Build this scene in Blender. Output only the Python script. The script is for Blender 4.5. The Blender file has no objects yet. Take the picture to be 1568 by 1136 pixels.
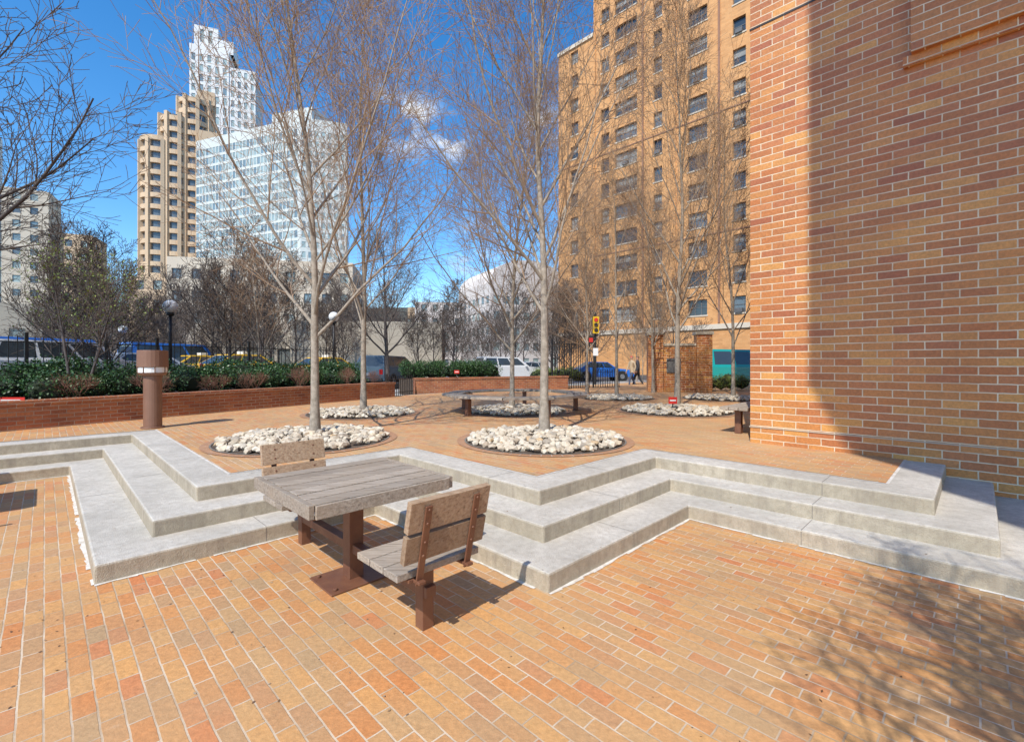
import bpy, math, random
from mathutils import Vector, Matrix
R=random.Random(7)
S=math.sqrt(.5)
def AB(a,b,z=0.0): return Vector(((a-b)*S,(a+b)*S,z))
scene=bpy.context.scene
# ------------------------------------------------------------------ mesh builder
class MB:
    def __init__(s): s.v=[];s.f=[];s.m=[]
    def add(s,vs,fs,mi=0):
        o=len(s.v); s.v.extend([tuple(p) for p in vs])
        for f in fs: s.f.append(tuple(i+o for i in f)); s.m.append(mi)
    def quad(s,a,b,c,d,mi=0): s.add([a,b,c,d],[(0,1,2,3)],mi)
    def obox(s,o,ax,ay,az,mi=0):
        o=Vector(o);ax=Vector(ax);ay=Vector(ay);az=Vector(az)
        vs=[o,o+ax,o+ax+ay,o+ay,o+az,o+ax+az,o+ax+ay+az,o+ay+az]
        s.add(vs,[(0,3,2,1),(4,5,6,7),(0,1,5,4),(1,2,6,5),(2,3,7,6),(3,0,4,7)],mi)
    def cbox(s,c,ax,ay,az,mi=0):
        c=Vector(c);ax=Vector(ax);ay=Vector(ay);az=Vector(az)
        s.obox(c-ax/2-ay/2-az/2,ax,ay,az,mi)
    def prism(s,poly,z0,z1,mi=0,mside=None):
        n=len(poly)
        vs=[(p[0],p[1],z0) for p in poly]+[(p[0],p[1],z1) for p in poly]
        s.add(vs,[tuple(range(n,2*n))],mi)
        o=len(s.v)-2*n
        s.f.append(tuple(o+i for i in reversed(range(n)))); s.m.append(mi)
        for i in range(n):
            j=(i+1)%n
            s.f.append((o+i,o+j,o+n+j,o+n+i)); s.m.append(mi if mside is None else mside)
    def sheet(s,poly,z,mi=0):
        s.add([(p[0],p[1],z) for p in poly],[tuple(range(len(poly)))],mi)
    def tube(s,pts,rads,k,mi=0,cap=False):
        vs=[];n=len(pts)
        for i,p in enumerate(pts):
            d=(pts[min(i+1,n-1)]-pts[max(i-1,0)])
            if d.length<1e-9: d=Vector((0,0,1))
            d.normalize()
            ref=Vector((1,0,0)) if abs(d.x)<.8 else Vector((0,1,0))
            e1=d.cross(ref).normalized(); e2=d.cross(e1)
            for j in range(k):
                t=2*math.pi*j/k
                vs.append(p+(e1*math.cos(t)+e2*math.sin(t))*rads[i])
        fs=[]
        for i in range(n-1):
            for j in range(k):
                a=i*k+j;b=i*k+(j+1)%k
                fs.append((a,b,b+k,a+k))
        if cap:
            fs.append(tuple(reversed(range(k)))); fs.append(tuple(range((n-1)*k,n*k)))
        s.add(vs,fs,mi)
    def cyl(s,p0,p1,r0,r1=None,k=16,mi=0):
        s.tube([Vector(p0),Vector(p1)],[r0,r0 if r1 is None else r1],k,mi,True)
    def sphere(s,c,r,mi=0,seg=20,rings=12,sz=1.0):
        pts=[];rd=[]
        for i in range(rings+1):
            t=-math.pi/2+math.pi*i/rings
            pts.append(Vector(c)+Vector((0,0,r*sz*math.sin(t)))); rd.append(max(1e-4,r*math.cos(t)))
        s.tube(pts,rd,seg,mi,False)
    def mesh(s,name,mats,smooth=False,uv=True):
        me=bpy.data.meshes.new(name)
        me.from_pydata(s.v,[],s.f)
        for m in mats: me.materials.append(m)
        me.polygons.foreach_set('material_index',s.m)
        if smooth: me.polygons.foreach_set('use_smooth',[True]*len(s.f))
        if uv:
            ul=me.uv_layers.new(name='UVMap')
            co=[0.0]*(2*len(me.loops))
            for p in me.polygons:
                n=p.normal
                if abs(n.z)>.75:
                    for li in p.loop_indices:
                        q=me.vertices[me.loops[li].vertex_index].co
                        co[2*li]=(-q.x+q.y)*S; co[2*li+1]=(q.x+q.y)*S
                else:
                    t=Vector((-n.y,n.x,0))
                    if t.x<-1e-6 or (abs(t.x)<1e-6 and t.y<0): t=-t
                    t.normalize()
                    for li in p.loop_indices:
                        q=me.vertices[me.loops[li].vertex_index].co
                        co[2*li]=q.x*t.x+q.y*t.y; co[2*li+1]=q.z
            ul.data.foreach_set('uv',co)
        me.update()
        return me
    def obj(s,name,mats,smooth=False,bevel=0,uv=True,seg=2):
        o=bpy.data.objects.new(name,s.mesh(name,mats,smooth,uv))
        scene.collection.objects.link(o)
        if bevel:
            m=o.modifiers.new('Bevel','BEVEL'); m.width=bevel; m.segments=seg; m.limit_method='ANGLE'; m.angle_limit=math.radians(40)
        return o
def inst(name,me,loc,rot=0,sc=1,parent=None):
    o=bpy.data.objects.new(name,me); scene.collection.objects.link(o)
    o.location=loc; o.rotation_euler=(0,0,rot); o.scale=(sc,sc,sc) if not isinstance(sc,tuple) else sc
    if parent: o.parent=parent
    return o
# ------------------------------------------------------------------ materials
def base(name):
    m=bpy.data.materials.new(name); m.use_nodes=True
    nt=m.node_tree; b=nt.nodes['Principled BSDF']
    return m,nt,b
def ramp(nt,stops,interp='LINEAR'):
    r=nt.nodes.new('ShaderNodeValToRGB'); r.color_ramp.interpolation=interp
    e=r.color_ramp.elements
    while len(e)<len(stops): e.new(.5)
    for i,(p,c) in enumerate(stops):
        e[i].position=p; e[i].color=(c[0],c[1],c[2],1)
    return r
def noise_n(nt,vec,scale,detail=4,rough=.6):
    n=nt.nodes.new('ShaderNodeTexNoise'); n.inputs['Scale'].default_value=scale
    n.inputs['Detail'].default_value=detail; n.inputs['Roughness'].default_value=rough
    nt.links.new(vec,n.inputs['Vector']); return n
def mixc(nt,fac,a,b,mode='MIX'):
    m=nt.nodes.new('ShaderNodeMix'); m.data_type='RGBA'; m.blend_type=mode
    for k,x in ((0,fac),(6,a),(7,b)):
        if isinstance(x,(int,float)): m.inputs[k].default_value=x
        elif isinstance(x,tuple): m.inputs[k].default_value=(x[0],x[1],x[2],1)
        else: nt.links.new(x,m.inputs[k])
    return m.outputs[2]
def mr(nt,val,a,b,c,d):
    m=nt.nodes.new('ShaderNodeMapRange'); nt.links.new(val,m.inputs[0])
    for i,x in enumerate((a,b,c,d)): m.inputs[i+1].default_value=x
    return m.outputs[0]
def mth(nt,op,a,b):
    m=nt.nodes.new('ShaderNodeMath'); m.operation=op
    for k,x in ((0,a),(1,b)):
        if isinstance(x,(int,float)): m.inputs[k].default_value=x
        else: nt.links.new(x,m.inputs[k])
    return m.outputs[0]
def bump(nt,b,h,st,dist=.01):
    n=nt.nodes.new('ShaderNodeBump'); n.inputs['Strength'].default_value=st; n.inputs['Distance'].default_value=dist
    nt.links.new(h,n.inputs['Height']); nt.links.new(n.outputs[0],b.inputs['Normal'])
def nmat(name,c1,c2=None,scale=4,rough=.8,bmp=0,metal=0,bscale=None,spec=None,dist=.01):
    m,nt,b=base(name)
    g=nt.nodes.new('ShaderNodeNewGeometry')
    if c2 is None: c2=tuple(x*.8 for x in c1)
    n=noise_n(nt,g.outputs['Position'],scale)
    f=mr(nt,n.outputs[0],.3,.7,0,1)
    nt.links.new(mixc(nt,f,c1,c2),b.inputs['Base Color'])
    b.inputs['Roughness'].default_value=rough; b.inputs['Metallic'].default_value=metal
    if spec is not None: b.inputs['Specular IOR Level'].default_value=spec
    if bmp:
        n2=noise_n(nt,g.outputs['Position'],bscale or scale*6)
        bump(nt,b,n2.outputs[0],bmp,dist)
    return m
def brickmat(name,bw,rh,stops,mort,ms=.008,mort2=None,dirt=.35,bstr=.6,rough=.75,pale=None):
    m,nt,b=base(name)
    uv=nt.nodes.new('ShaderNodeUVMap'); g=nt.nodes.new('ShaderNodeNewGeometry')
    wn=noise_n(nt,g.outputs['Position'],9,2)
    vm=nt.nodes.new('ShaderNodeVectorMath'); vm.operation='MULTIPLY_ADD'
    nt.links.new(wn.outputs['Color'],vm.inputs[0]); vm.inputs[1].default_value=(.009,.009,0)
    nt.links.new(uv.outputs[0],vm.inputs[2])
    br=nt.nodes.new('ShaderNodeTexBrick'); nt.links.new(vm.outputs[0],br.inputs['Vector'])
    br.inputs['Color1'].default_value=(0,0,0,1); br.inputs['Color2'].default_value=(1,1,1,1); br.inputs['Mortar'].default_value=(.5,.5,.5,1)
    br.inputs['Scale'].default_value=1; br.inputs['Mortar Size'].default_value=ms; br.inputs['Mortar Smooth'].default_value=.2
    br.inputs['Brick Width'].default_value=bw; br.inputs['Row Height'].default_value=rh
    r=ramp(nt,stops); nt.links.new(br.outputs['Color'],r.inputs[0])
    n1=noise_n(nt,g.outputs['Position'],.9,5,.65); n2=noise_n(nt,g.outputs['Position'],35,4,.7)
    d=mixc(nt,mr(nt,n1.outputs[0],.35,.68,0,1),(1,1,1),(1-dirt,1-dirt,1-dirt*.9))
    d2=mixc(nt,mr(nt,n2.outputs[0],.3,.75,0,1),(1.12,1.12,1.12),(.70,.70,.70))
    c=mixc(nt,1.0,r.outputs[0],d,'MULTIPLY'); c=mixc(nt,1.0,c,d2,'MULTIPLY')
    n3=noise_n(nt,g.outputs['Position'],2.3,4)
    if pale:
        n4=noise_n(nt,g.outputs['Position'],.45,4,.7)
        c=mixc(nt,mr(nt,n4.outputs[0],.42,.70,0,.6),c,pale)
        n5=noise_n(nt,g.outputs['Position'],7,5,.75)
        c=mixc(nt,mr(nt,n5.outputs[0],.62,.78,0,.5),c,(.60,.47,.33))
        n6=noise_n(nt,g.outputs['Position'],4,6,.8)
        c=mixc(nt,mr(nt,n6.outputs[0],.61,.75,0,.4),c,(.26,.15,.085))
    mo=mixc(nt,mr(nt,n3.outputs[0],.4,.65,0,1),mort,mort2 or tuple(x*.6 for x in mort))
    c=mixc(nt,br.outputs['Fac'],c,mo)
    nt.links.new(c,b.inputs['Base Color']); b.inputs['Roughness'].default_value=rough
    ma=nt.nodes.new('ShaderNodeMath'); ma.operation='MULTIPLY_ADD'
    nt.links.new(br.outputs['Fac'],ma.inputs[0]); ma.inputs[1].default_value=-1.0; nt.links.new(n2.outputs[0],ma.inputs[2])
    bump(nt,b,ma.outputs[0],bstr,.006)
    return m
M={}
M['pave']=brickmat('brick_paving',.205,.088,[(0,(.60,.235,.075)),(.2,(.62,.29,.10)),(.4,(.56,.33,.145)),(.55,(.66,.34,.115)),(.72,(.58,.275,.105)),(.86,(.47,.30,.15)),(1,(.62,.215,.075))],(.62,.50,.36),.0045,(.38,.26,.15),.18,.6,.75,(.57,.38,.185))
M['wallbrick']=brickmat('wall_brick',.30,.098,[(0,(.50,.155,.045)),(.25,(.62,.25,.065)),(.5,(.46,.155,.05)),(.7,(.70,.33,.085)),(.85,(.56,.205,.07)),(1,(.40,.12,.045))],(.74,.63,.45),.0066,(.54,.41,.28),.15,.7,.45)
M['planter']=brickmat('planter_brick',.22,.075,[(0,(.38,.11,.045)),(.5,(.48,.18,.07)),(1,(.30,.095,.045))],(.42,.32,.23),.006)
M['orange']=brickmat('orange_brick',.6,.2,[(0,(.68,.32,.11)),(.5,(.76,.385,.145)),(1,(.62,.295,.105))],(.66,.39,.18),.01,None,.15,.1)
def concrete():
    m,nt,b=base('concrete'); g=nt.nodes.new('ShaderNodeNewGeometry')
    n1=noise_n(nt,g.outputs['Position'],1.6,6,.65); n2=noise_n(nt,g.outputs['Position'],16,6,.75); n3=noise_n(nt,g.outputs['Position'],120,2)
    c=mixc(nt,mr(nt,n1.outputs[0],.32,.66,0,1),(.66,.62,.545),(.47,.44,.38))
    c=mixc(nt,mr(nt,n2.outputs[0],.42,.72,0,.7),c,(.34,.305,.25))
    c=mixc(nt,mr(nt,n3.outputs[0],.52,.8,0,.55),c,(.26,.23,.19))
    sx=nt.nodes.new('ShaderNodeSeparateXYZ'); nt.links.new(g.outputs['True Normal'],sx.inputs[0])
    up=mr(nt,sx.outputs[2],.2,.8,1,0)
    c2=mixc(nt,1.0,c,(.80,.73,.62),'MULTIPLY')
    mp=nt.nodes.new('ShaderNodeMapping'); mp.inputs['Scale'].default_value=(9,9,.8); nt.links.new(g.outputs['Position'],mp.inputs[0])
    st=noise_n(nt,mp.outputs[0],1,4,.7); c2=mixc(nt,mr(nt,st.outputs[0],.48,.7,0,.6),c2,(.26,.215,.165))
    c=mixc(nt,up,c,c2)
    nt.links.new(c,b.inputs['Base Color']); b.inputs['Roughness'].default_value=.85
    bump(nt,b,mth(nt,'ADD',n2.outputs[0],n3.outputs[0]),.7,.008); return m
M['conc']=concrete()
M['joint']=nmat('pale_joint',(.74,.72,.67),(.50,.45,.38),14,.9,.3)
M['gap']=nmat('dark_joint',(.16,.14,.12),(.26,.23,.19),14,.9)
def wood(name,stops,bl):
    m,nt,b=base(name); g=nt.nodes.new('ShaderNodeNewGeometry')
    mp=nt.nodes.new('ShaderNodeMapping'); mp.inputs['Rotation'].default_value=(0,0,math.radians(-45)); mp.inputs['Scale'].default_value=(3,60,60)
    nt.links.new(g.outputs['Position'],mp.inputs[0])
    n=noise_n(nt,mp.outputs[0],1,6,.75); n2=noise_n(nt,g.outputs['Position'],3,3)
    r=ramp(nt,stops); nt.links.new(n.outputs[0],r.inputs[0])
    ri=mr(nt,g.outputs['Random Per Island'],0,1,.70,1.15)
    cm=nt.nodes.new('ShaderNodeCombineColor')
    for i in range(3): nt.links.new(ri,cm.inputs[i])
    c=mixc(nt,1,r.outputs[0],cm.outputs[0],'MULTIPLY')
    c=mixc(nt,mr(nt,n2.outputs[0],.4,.7,0,.5),c,bl)
    nt.links.new(c,b.inputs['Base Color']); b.inputs['Roughness'].default_value=.8
    bump(nt,b,n.outputs[0],.9,.006); return m
M['wood']=wood('weathered_wood',[(.3,(.13,.10,.075)),(.48,(.34,.285,.225)),(.7,(.52,.45,.37))],(.34,.26,.18))
M['wood2']=wood('brown_weathered_wood',[(.3,(.15,.09,.05)),(.48,(.36,.245,.155)),(.7,(.49,.375,.26))],(.33,.21,.115))
M['rust']=nmat('brown_steel',(.14,.058,.034),(.20,.09,.048),8,.5,.2,0,60)
M['iron']=nmat('black_iron',(.012,.012,.014),(.025,.022,.02),9,.5)
M['bollard']=nmat('bronze_paint',(.19,.095,.06),(.23,.12,.075),3,.5)
M['soil']=nmat('soil',(.07,.05,.035),(.13,.09,.06),8,.95,.8,0,40,None,.03)
M['ring']=nmat('paver_ring',(.46,.25,.13),(.34,.17,.085),9,.85,.4,0,50)
M['asphalt']=nmat('asphalt',(.055,.055,.057),(.075,.073,.07),.6,.9,.3,0,60)
M['walk']=nmat('sidewalk',(.38,.37,.35),(.31,.30,.28),.7,.9)
def stonemat():
    m,nt,b=base('cobble_stone'); g=nt.nodes.new('ShaderNodeNewGeometry')
    r=ramp(nt,[(0,(.60,.50,.35)),(.25,(.68,.60,.47)),(.45,(.45,.37,.27)),(.65,(.64,.56,.43)),(.8,(.70,.64,.53)),(.92,(.30,.26,.21)),(1,(.56,.38,.20))])
    nt.links.new(g.outputs['Random Per Island'],r.inputs[0])
    n=noise_n(nt,g.outputs['Position'],25,4); c=mixc(nt,mr(nt,n.outputs[0],.35,.7,0,.4),r.outputs[0],(.34,.27,.19))
    nt.links.new(c,b.inputs['Base Color']); b.inputs['Roughness'].default_value=.8; bump(nt,b,n.outputs[0],.3,.01); return m
M['stone']=stonemat()
M['bark']=nmat('pale_bark',(.42,.355,.28),(.23,.19,.145),14,.9,.5,0,50)
M['twig']=nmat('tan_twig',(.31,.205,.13),(.38,.265,.17),3,.8)
M['bud']=nmat('spring_bud',(.50,.31,.12),(.42,.34,.12),3,.8)
M['darkbark']=nmat('dark_bark',(.065,.053,.05),(.11,.09,.08),8,.9)
M['darktwig']=nmat('brown_twig',(.10,.078,.07),(.16,.12,.09),2,.9)
def leafmat(name,a,b_,c_):
    m,nt,b=base(name); g=nt.nodes.new('ShaderNodeNewGeometry')
    r=ramp(nt,[(0,a),(.5,b_),(1,c_)]); nt.links.new(g.outputs['Random Per Island'],r.inputs[0])
    nt.links.new(r.outputs[0],b.inputs['Base Color']); b.inputs['Roughness'].default_value=.45
    return m
M['hedge']=leafmat('hedge_leaf',(.015,.045,.015),(.035,.095,.025),(.07,.14,.035))
M['green']=leafmat('young_leaf',(.13,.19,.03),(.19,.25,.05),(.28,.32,.08))
M['redtwig']=nmat('red_twig',(.20,.09,.06),(.28,.14,.09),5,.8)
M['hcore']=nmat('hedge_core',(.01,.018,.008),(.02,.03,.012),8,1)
M['deb']=leafmat('dry_leaf',(.10,.05,.025),(.2,.11,.05),(.45,.37,.27))
def gmat(name,c,rough=.08,spec=.8): return nmat(name,c,tuple(x*.6 for x in c),.3,rough,0,0,None,spec)
M['g1']=gmat('window_glass',(.05,.065,.075)); M['g2']=gmat('window_blind',(.34,.34,.31),.4,.5); M['g3']=gmat('window_glass_mid',(.13,.16,.18))
M['gg']=gmat('tower_glass',(.40,.50,.48),.2); M['gg2']=gmat('tower_glass_dark',(.24,.33,.36),.15)
M['frame']=nmat('window_frame',(.10,.10,.10),(.15,.15,.15),1,.6)
M['white']=nmat('white_cladding',(.76,.75,.72),(.68,.67,.65),.1,.7)
M['pgrid']=nmat('pale_green_grid',(.62,.64,.60),(.54,.57,.54),.1,.7)
M['cream']=nmat('cream_stone',(.66,.57,.44),(.58,.49,.38),.15,.85)
M['tan']=nmat('tan_stone',(.66,.48,.31),(.58,.42,.27),.1,.85)
M['beige']=nmat('beige_concrete',(.48,.42,.33),(.40,.35,.27),.4,.9)
M['pinkish']=nmat('pale_render',(.72,.66,.61),(.65,.58,.53),.1,.9)
M['brown']=nmat('brown_brick',(.28,.14,.085),(.34,.18,.11),.4,.85)
M['roof']=nmat('flat_roof',(.3,.3,.3),(.35,.35,.34),.3,.9)
M['red']=nmat('red_paint',(.62,.03,.02),(.5,.03,.02),4,.5)
M['yellow']=nmat('yellow_paint',(.75,.47,.02),(.7,.43,.02),4,.4)
M['globe']=nmat('opal_globe',(.82,.82,.80),(.75,.75,.73),4,.3)
M['tyre']=nmat('tyre',(.015,.015,.015),(.025,.025,.025),9,.9)
M['chrome']=nmat('wheel_metal',(.45,.45,.46),(.35,.35,.36),9,.35,0,.8)
M['tail']=nmat('tail_light',(.4,.01,.01),(.3,.01,.01),9,.2)
M['head']=nmat('head_light',(.75,.75,.72),(.65,.65,.62),9,.15)
M['plastic']=nmat('black_trim',(.02,.02,.022),(.03,.03,.03),9,.5)
# ------------------------------------------------------------------ ground
def poly(k,amax=26,bmax=15):
    return [AB(-30,9.16+k),AB(.25+k,9.16+k),AB(.25+k,4.51+k),AB(2.47+k,4.51+k),AB(2.47+k,2.11+k),AB(4.68+k,2.11+k),AB(4.68+k,-.5+k),AB(9,-.5+k),AB(9,2),AB(amax,2),AB(amax,bmax),AB(-30,bmax)]
B=MB(); B.sheet([(-1500,-1500),(1500,-1500),(1500,1500),(-1500,1500)],-.03); B.obj('ground',[M['asphalt']])
B=MB(); B.sheet([AB(-30,-25),AB(14,-25),AB(14,16),AB(-30,16)],0); B.obj('lower_plaza_paving',[M['pave']])
B=MB(); B.prism([AB(-400,11.5),AB(10,11.5),AB(10,-400),AB(500,-400),AB(500,500),AB(-400,500)],-.02,.27,0); B.obj('street',[M['asphalt']])
B=MB(); B.sheet([AB(20,1),AB(33,1),AB(33,21),AB(-20,21),AB(-20,14),AB(20,14)],.276); B.obj('sidewalk',[M['walk']])
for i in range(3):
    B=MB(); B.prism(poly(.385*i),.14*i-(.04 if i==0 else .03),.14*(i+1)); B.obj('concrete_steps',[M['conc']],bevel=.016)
B=MB()
def joint(p,q,z,hz):
    d=(q-p); d.normalize(); n=Vector((-d.y,d.x,0))*.003
    B.quad(p-n+Vector((0,0,z+.0015)),p+n+Vector((0,0,z+.0015)),q+n+Vector((0,0,z+.0015)),q-n+Vector((0,0,z+.0015)))
    o=p-d*.0015; B.quad(o-n+Vector((0,0,z-.13)),o+n+Vector((0,0,z-.13)),o+n+Vector((0,0,z-.012)),o-n+Vector((0,0,z-.012)))
for k in range(3):
    o=.385*k; z=.14*(k+1); w=.37
    joint(AB(2.47+o,3.35+o*.3),AB(2.47+o+w,3.35+o*.3),z,0)
    joint(AB(1.4+o,4.51+o),AB(1.4+o,4.51+o+w),z,0)
    joint(AB(3.6+o,2.11+o),AB(3.6+o,2.11+o+w),z,0)
    joint(AB(4.68+o,1.1),AB(4.68+o+w,1.1),z,0)
    joint(AB(.25+o,6.9),AB(.25+o+w,6.9),z,0)
B.obj('step_joints',[M['gap']])
B=MB(); B.sheet(poly(1.12,25.9,14.9),.4235); B.obj('terrace_joint',[M['joint']])
B=MB(); B.sheet(poly(1.145,25.8,14.8),.4275); B.obj('terrace_paving',[M['pave']])
B=MB(); pl=poly(0)[:8]
for i in range(7):
    p,q=pl[i],pl[i+1]; d=(q-p); L=d.length; d.normalize(); n=Vector((d.y,-d.x,0)); 
    m=max(1,int(L/.12))
    if L>20: 
        p=q-d*9; L=9; m=75
    for j in range(m):
        w0=.014+.026*R.random()
        a=p+d*(L*j/m); b=p+d*(L*(j+1)/m)
        if R.random()<.93: B.quad(a+Vector((0,0,.005)),a+n*w0+Vector((0,0,.004)),b+n*(.014+.026*R.random())+Vector((0,0,.004)),b+Vector((0,0,.005)))
B.obj('mortar_fillet',[M['joint']])
# ------------------------------------------------------------------ facade tool
def facade(B,p0,p1,z0,z1,wu,wz,depth=.25,mw=0,mg=(1,),mf=None,rail=True,rnd=R):
    p0=Vector((p0[0],p0[1],0));p1=Vector((p1[0],p1[1],0)); d=p1-p0; L=d.length; d.normalize(); n=Vector((d.y,-d.x,0))
    P=lambda u,z,t=0: p0+d*u-n*t+Vector((0,0,z))
    cu=[];last=0
    for (a,b) in sorted(wu):
        if a<last or b>L: continue
        cu.append((last,a,0)); cu.append((a,b,1)); last=b
    cu.append((last,L,0))
    cz=[];last=z0
    for (a,b) in sorted(wz):
        if a<last or b>z1: continue
        cz.append((last,a,0)); cz.append((a,b,1)); last=b
    cz.append((last,z1,0))
    for (za,zb,wz_) in cz:
        if not wz_:
            B.quad(P(0,za),P(L,za),P(L,zb),P(0,zb),mw); continue
        for (a,b,w) in cu:
            if not w: B.quad(P(a,za),P(b,za),P(b,zb),P(a,zb),mw)
            else:
                g=rnd.choice(mg)
                B.quad(P(a,za,depth),P(b,za,depth),P(b,zb,depth),P(a,zb,depth),g)
                B.quad(P(a,za),P(a,za,depth),P(a,zb,depth),P(a,zb),mw)
                B.quad(P(b,za,depth),P(b,za),P(b,zb),P(b,zb,depth),mw)
                B.quad(P(a,za),P(b,za),P(b,za,depth),P(a,za,depth),mw)
                B.quad(P(a,zb,depth),P(b,zb,depth),P(b,zb),P(a,zb),mw)
                if mf is not None:
                    t=.05; e=depth-.03
                    for (x0,x1,y0,y1) in ((a,a+t,za,zb),(b-t,b,za,zb),(a+t,b-t,za,za+t),(a+t,b-t,zb-t,zb)):
                        B.quad(P(x0,y0,e),P(x1,y0,e),P(x1,y1,e),P(x0,y1,e),mf)
                    nm=int((b-a)/1.0)
                    for i in range(1,nm+1):
                        if (b-a)>1.5:
                            x=a+(b-a)*i/(nm+1); B.quad(P(x-.04,za+t,e),P(x+.04,za+t,e),P(x+.04,zb-t,e),P(x-.04,zb-t,e),mf)
                    if rail:
                        zm=(za+zb)/2; B.quad(P(a+t,zm-.03,e-.01),P(b-t,zm-.03,e-.01),P(b-t,zm+.03,e-.01),P(a+t,zm+.03,e-.01),mf)
                    if rnd.random()<.35:
                        zt=zb-t; zq=zb-(zb-za)*rnd.uniform(.25,.6); B.quad(P(a+t,zq,depth-.012),P(b-t,zq,depth-.012),P(b-t,zt,depth-.012),P(a+t,zt,depth-.012),mg[-1])
def rows(z0,z1,step,h,off=0): 
    r=[];z=z0+off
    while z+h<z1: r.append((z,z+h)); z+=step
    return r
def block(B,pts,z0,z1,specs,mw,mg,mf=None,mroof=0,depth=.25,rail=False):
    n=len(pts)
    for i in range(n):
        p,q=pts[i],pts[(i+1)%n]; L=(Vector(q[:2])-Vector(p[:2])).length
        sp=specs[i%len(specs)]
        if sp is None: facade(B,p,q,z0,z1,[],[],depth,mw,mg)
        else:
            st,w,fs,fh=sp; m=(L%st)/2+ (st-w)/2
            facade(B,p,q,z0,z1,[(m+k*st,m+k*st+w) for k in range(int(L/st))],rows(z0,z1-.5,fs,fh,fs*.35),depth,mw,mg,mf,rail)
    B.sheet(pts,z1,mroof)
# right brick building
B=MB()
B.prism([AB(7.4,2.4),AB(7.4,-14),AB(22,-14),AB(22,2.4)],-.02,26)
B.prism([AB(7.24,.57),AB(7.24,-9),AB(7.4-.003,-9),AB(7.4-.003,.57)],5.28,25.5)
B.prism([AB(7.32,.65),AB(7.32,-9),AB(7.4-.004,-9),AB(7.4-.004,.65)],5.17,5.28)
B.prism([AB(7.392,2.408),AB(7.392,.572),AB(7.45,.572),AB(7.45,2.408)],6.52,6.545,1)
B.prism([AB(7.388,2.412),AB(7.388,-13),AB(7.45,-13),AB(7.45,2.412)],.655,.668,2)
B.obj('brick_building',[M['wallbrick'],M['plastic'],M['beige']])
# unseen block added behind the viewpoint to cast the big shade on the wall
t=9.0; tx=4.06-.42*t; ty=6.41-.908*t; tz=1.3+1.11*t
B=MB(); pts=[(tx,ty-5.5),(tx+7,ty-5.5),(tx+7,ty),(tx,ty)]
block(B,[Vector(p) for p in pts],tz,tz+10,[(3.4,1.5,3,1.5)],0,(1,3),2,0)
B.sheet(list(reversed(pts)),tz,4)
for (x,y) in ((tx+6.4,ty-4.9),(tx+6.4,ty-.6)): B.cyl((x,y,0),(x,y,tz),.3,None,16,4)
B.obj('added_wall_shade_block',[M['wallbrick'],M['g1'],M['frame'],M['g3'],M['beige']])
# orange apartment building
B=MB(); a0=47.5
mats=[M['orange'],M['g1'],M['frame'],M['g3'],M['g2'],M['roof'],M['cream'],M['brown']]
wz=[(z-.8,z+.8) for z in [37.3+3*k for k in range(-10,9)]]
cs=[(31.7,1.1),(28.9,2.9),(24.9,1.0),(20.5,2.0),(16.4,1.2),(12.2,2.0),(8,1.2),(4,2.)]
facade(B,AB(a0,33.3),AB(a0,-8),.2,64,[(33.3-b-w/2,33.3-b+w/2) for b,w in cs],wz,.28,0,(1,1,3,3,4),2)
facade(B,AB(a0,38.9),AB(a0,33.32),.2,41.8,[(2.0,3.2)],wz,.28,0,(1,3,4),2)
for p,q,z in ((AB(a0,-8),AB(62,-8),64),(AB(62,-8),AB(62,38.9),41.8),(AB(62,38.9),AB(a0,38.9),41.8)):
    facade(B,p,q,.2,z,[(2,3.2),(6,7.2),(10,11.2)],wz,.28,0,(1,3),2)
B.quad(AB(a0,33.3,41.8),AB(62,33.3,41.8),AB(62,33.3,64),AB(a0,33.3,64),0)
B.quad(AB(62,33.3,41.8),AB(62,-8,41.8),AB(62,-8,64),AB(62,33.3,64),0)
B.sheet([AB(a0,33.3),AB(a0,-8),AB(62,-8),AB(62,33.3)],64,5); B.sheet([AB(a0,38.9),AB(a0,33.3),AB(62,33.3),AB(62,38.9)],41.8,5)
def band(b0,b1,z,h,p,mi): B.prism([AB(a0-p,b1),AB(a0-p,b0),AB(a0-.003,b0),AB(a0-.003,b1)],z,z+h,mi)
band(33.35,39.0,41.5,.45,.18,6)
band(-8,39,5.0,.5,.16,6); band(-8,39,26.55,.12,.06,7); band(-8,33.2,14.55,.12,.06,7)
for b in (33.2,26.7,22.9,18.3,14.2):
    B.prism([AB(a0-.12,b+.1),AB(a0-.12,b-.1),AB(a0-.003,b-.1),AB(a0-.003,b+.1)],5.6,63,7 if b in(26.7,18.3) else 0)
for b,w in cs+[(36.3,1.2)]:
    for (z,z2) in wz:
        if b==36.3 and z2>41: continue
        B.prism([AB(a0-.06,b+w/2+.08),AB(a0-.06,b-w/2-.08),AB(a0-.003,b-w/2-.08),AB(a0-.003,b+w/2+.08)],z-.14,z-.003,6)
        if R.random()<.3: B.prism([AB(a0-.22,b+.32),AB(a0-.22,b-.32),AB(a0+.2,b-.32),AB(a0+.2,b+.32)],z+.004,z+.42,2)
B.obj('orange_apartment_building',mats)
B=MB(); block(B,[AB(70,56),AB(70,45),AB(84,45),AB(84,56)],.2,24,[(2.6,1.2,3,1.6)],0,(1,2),3,3)
B.obj('brown_brick_building',[M['brown'],M['g1'],M['g3'],M['roof']])
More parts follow.
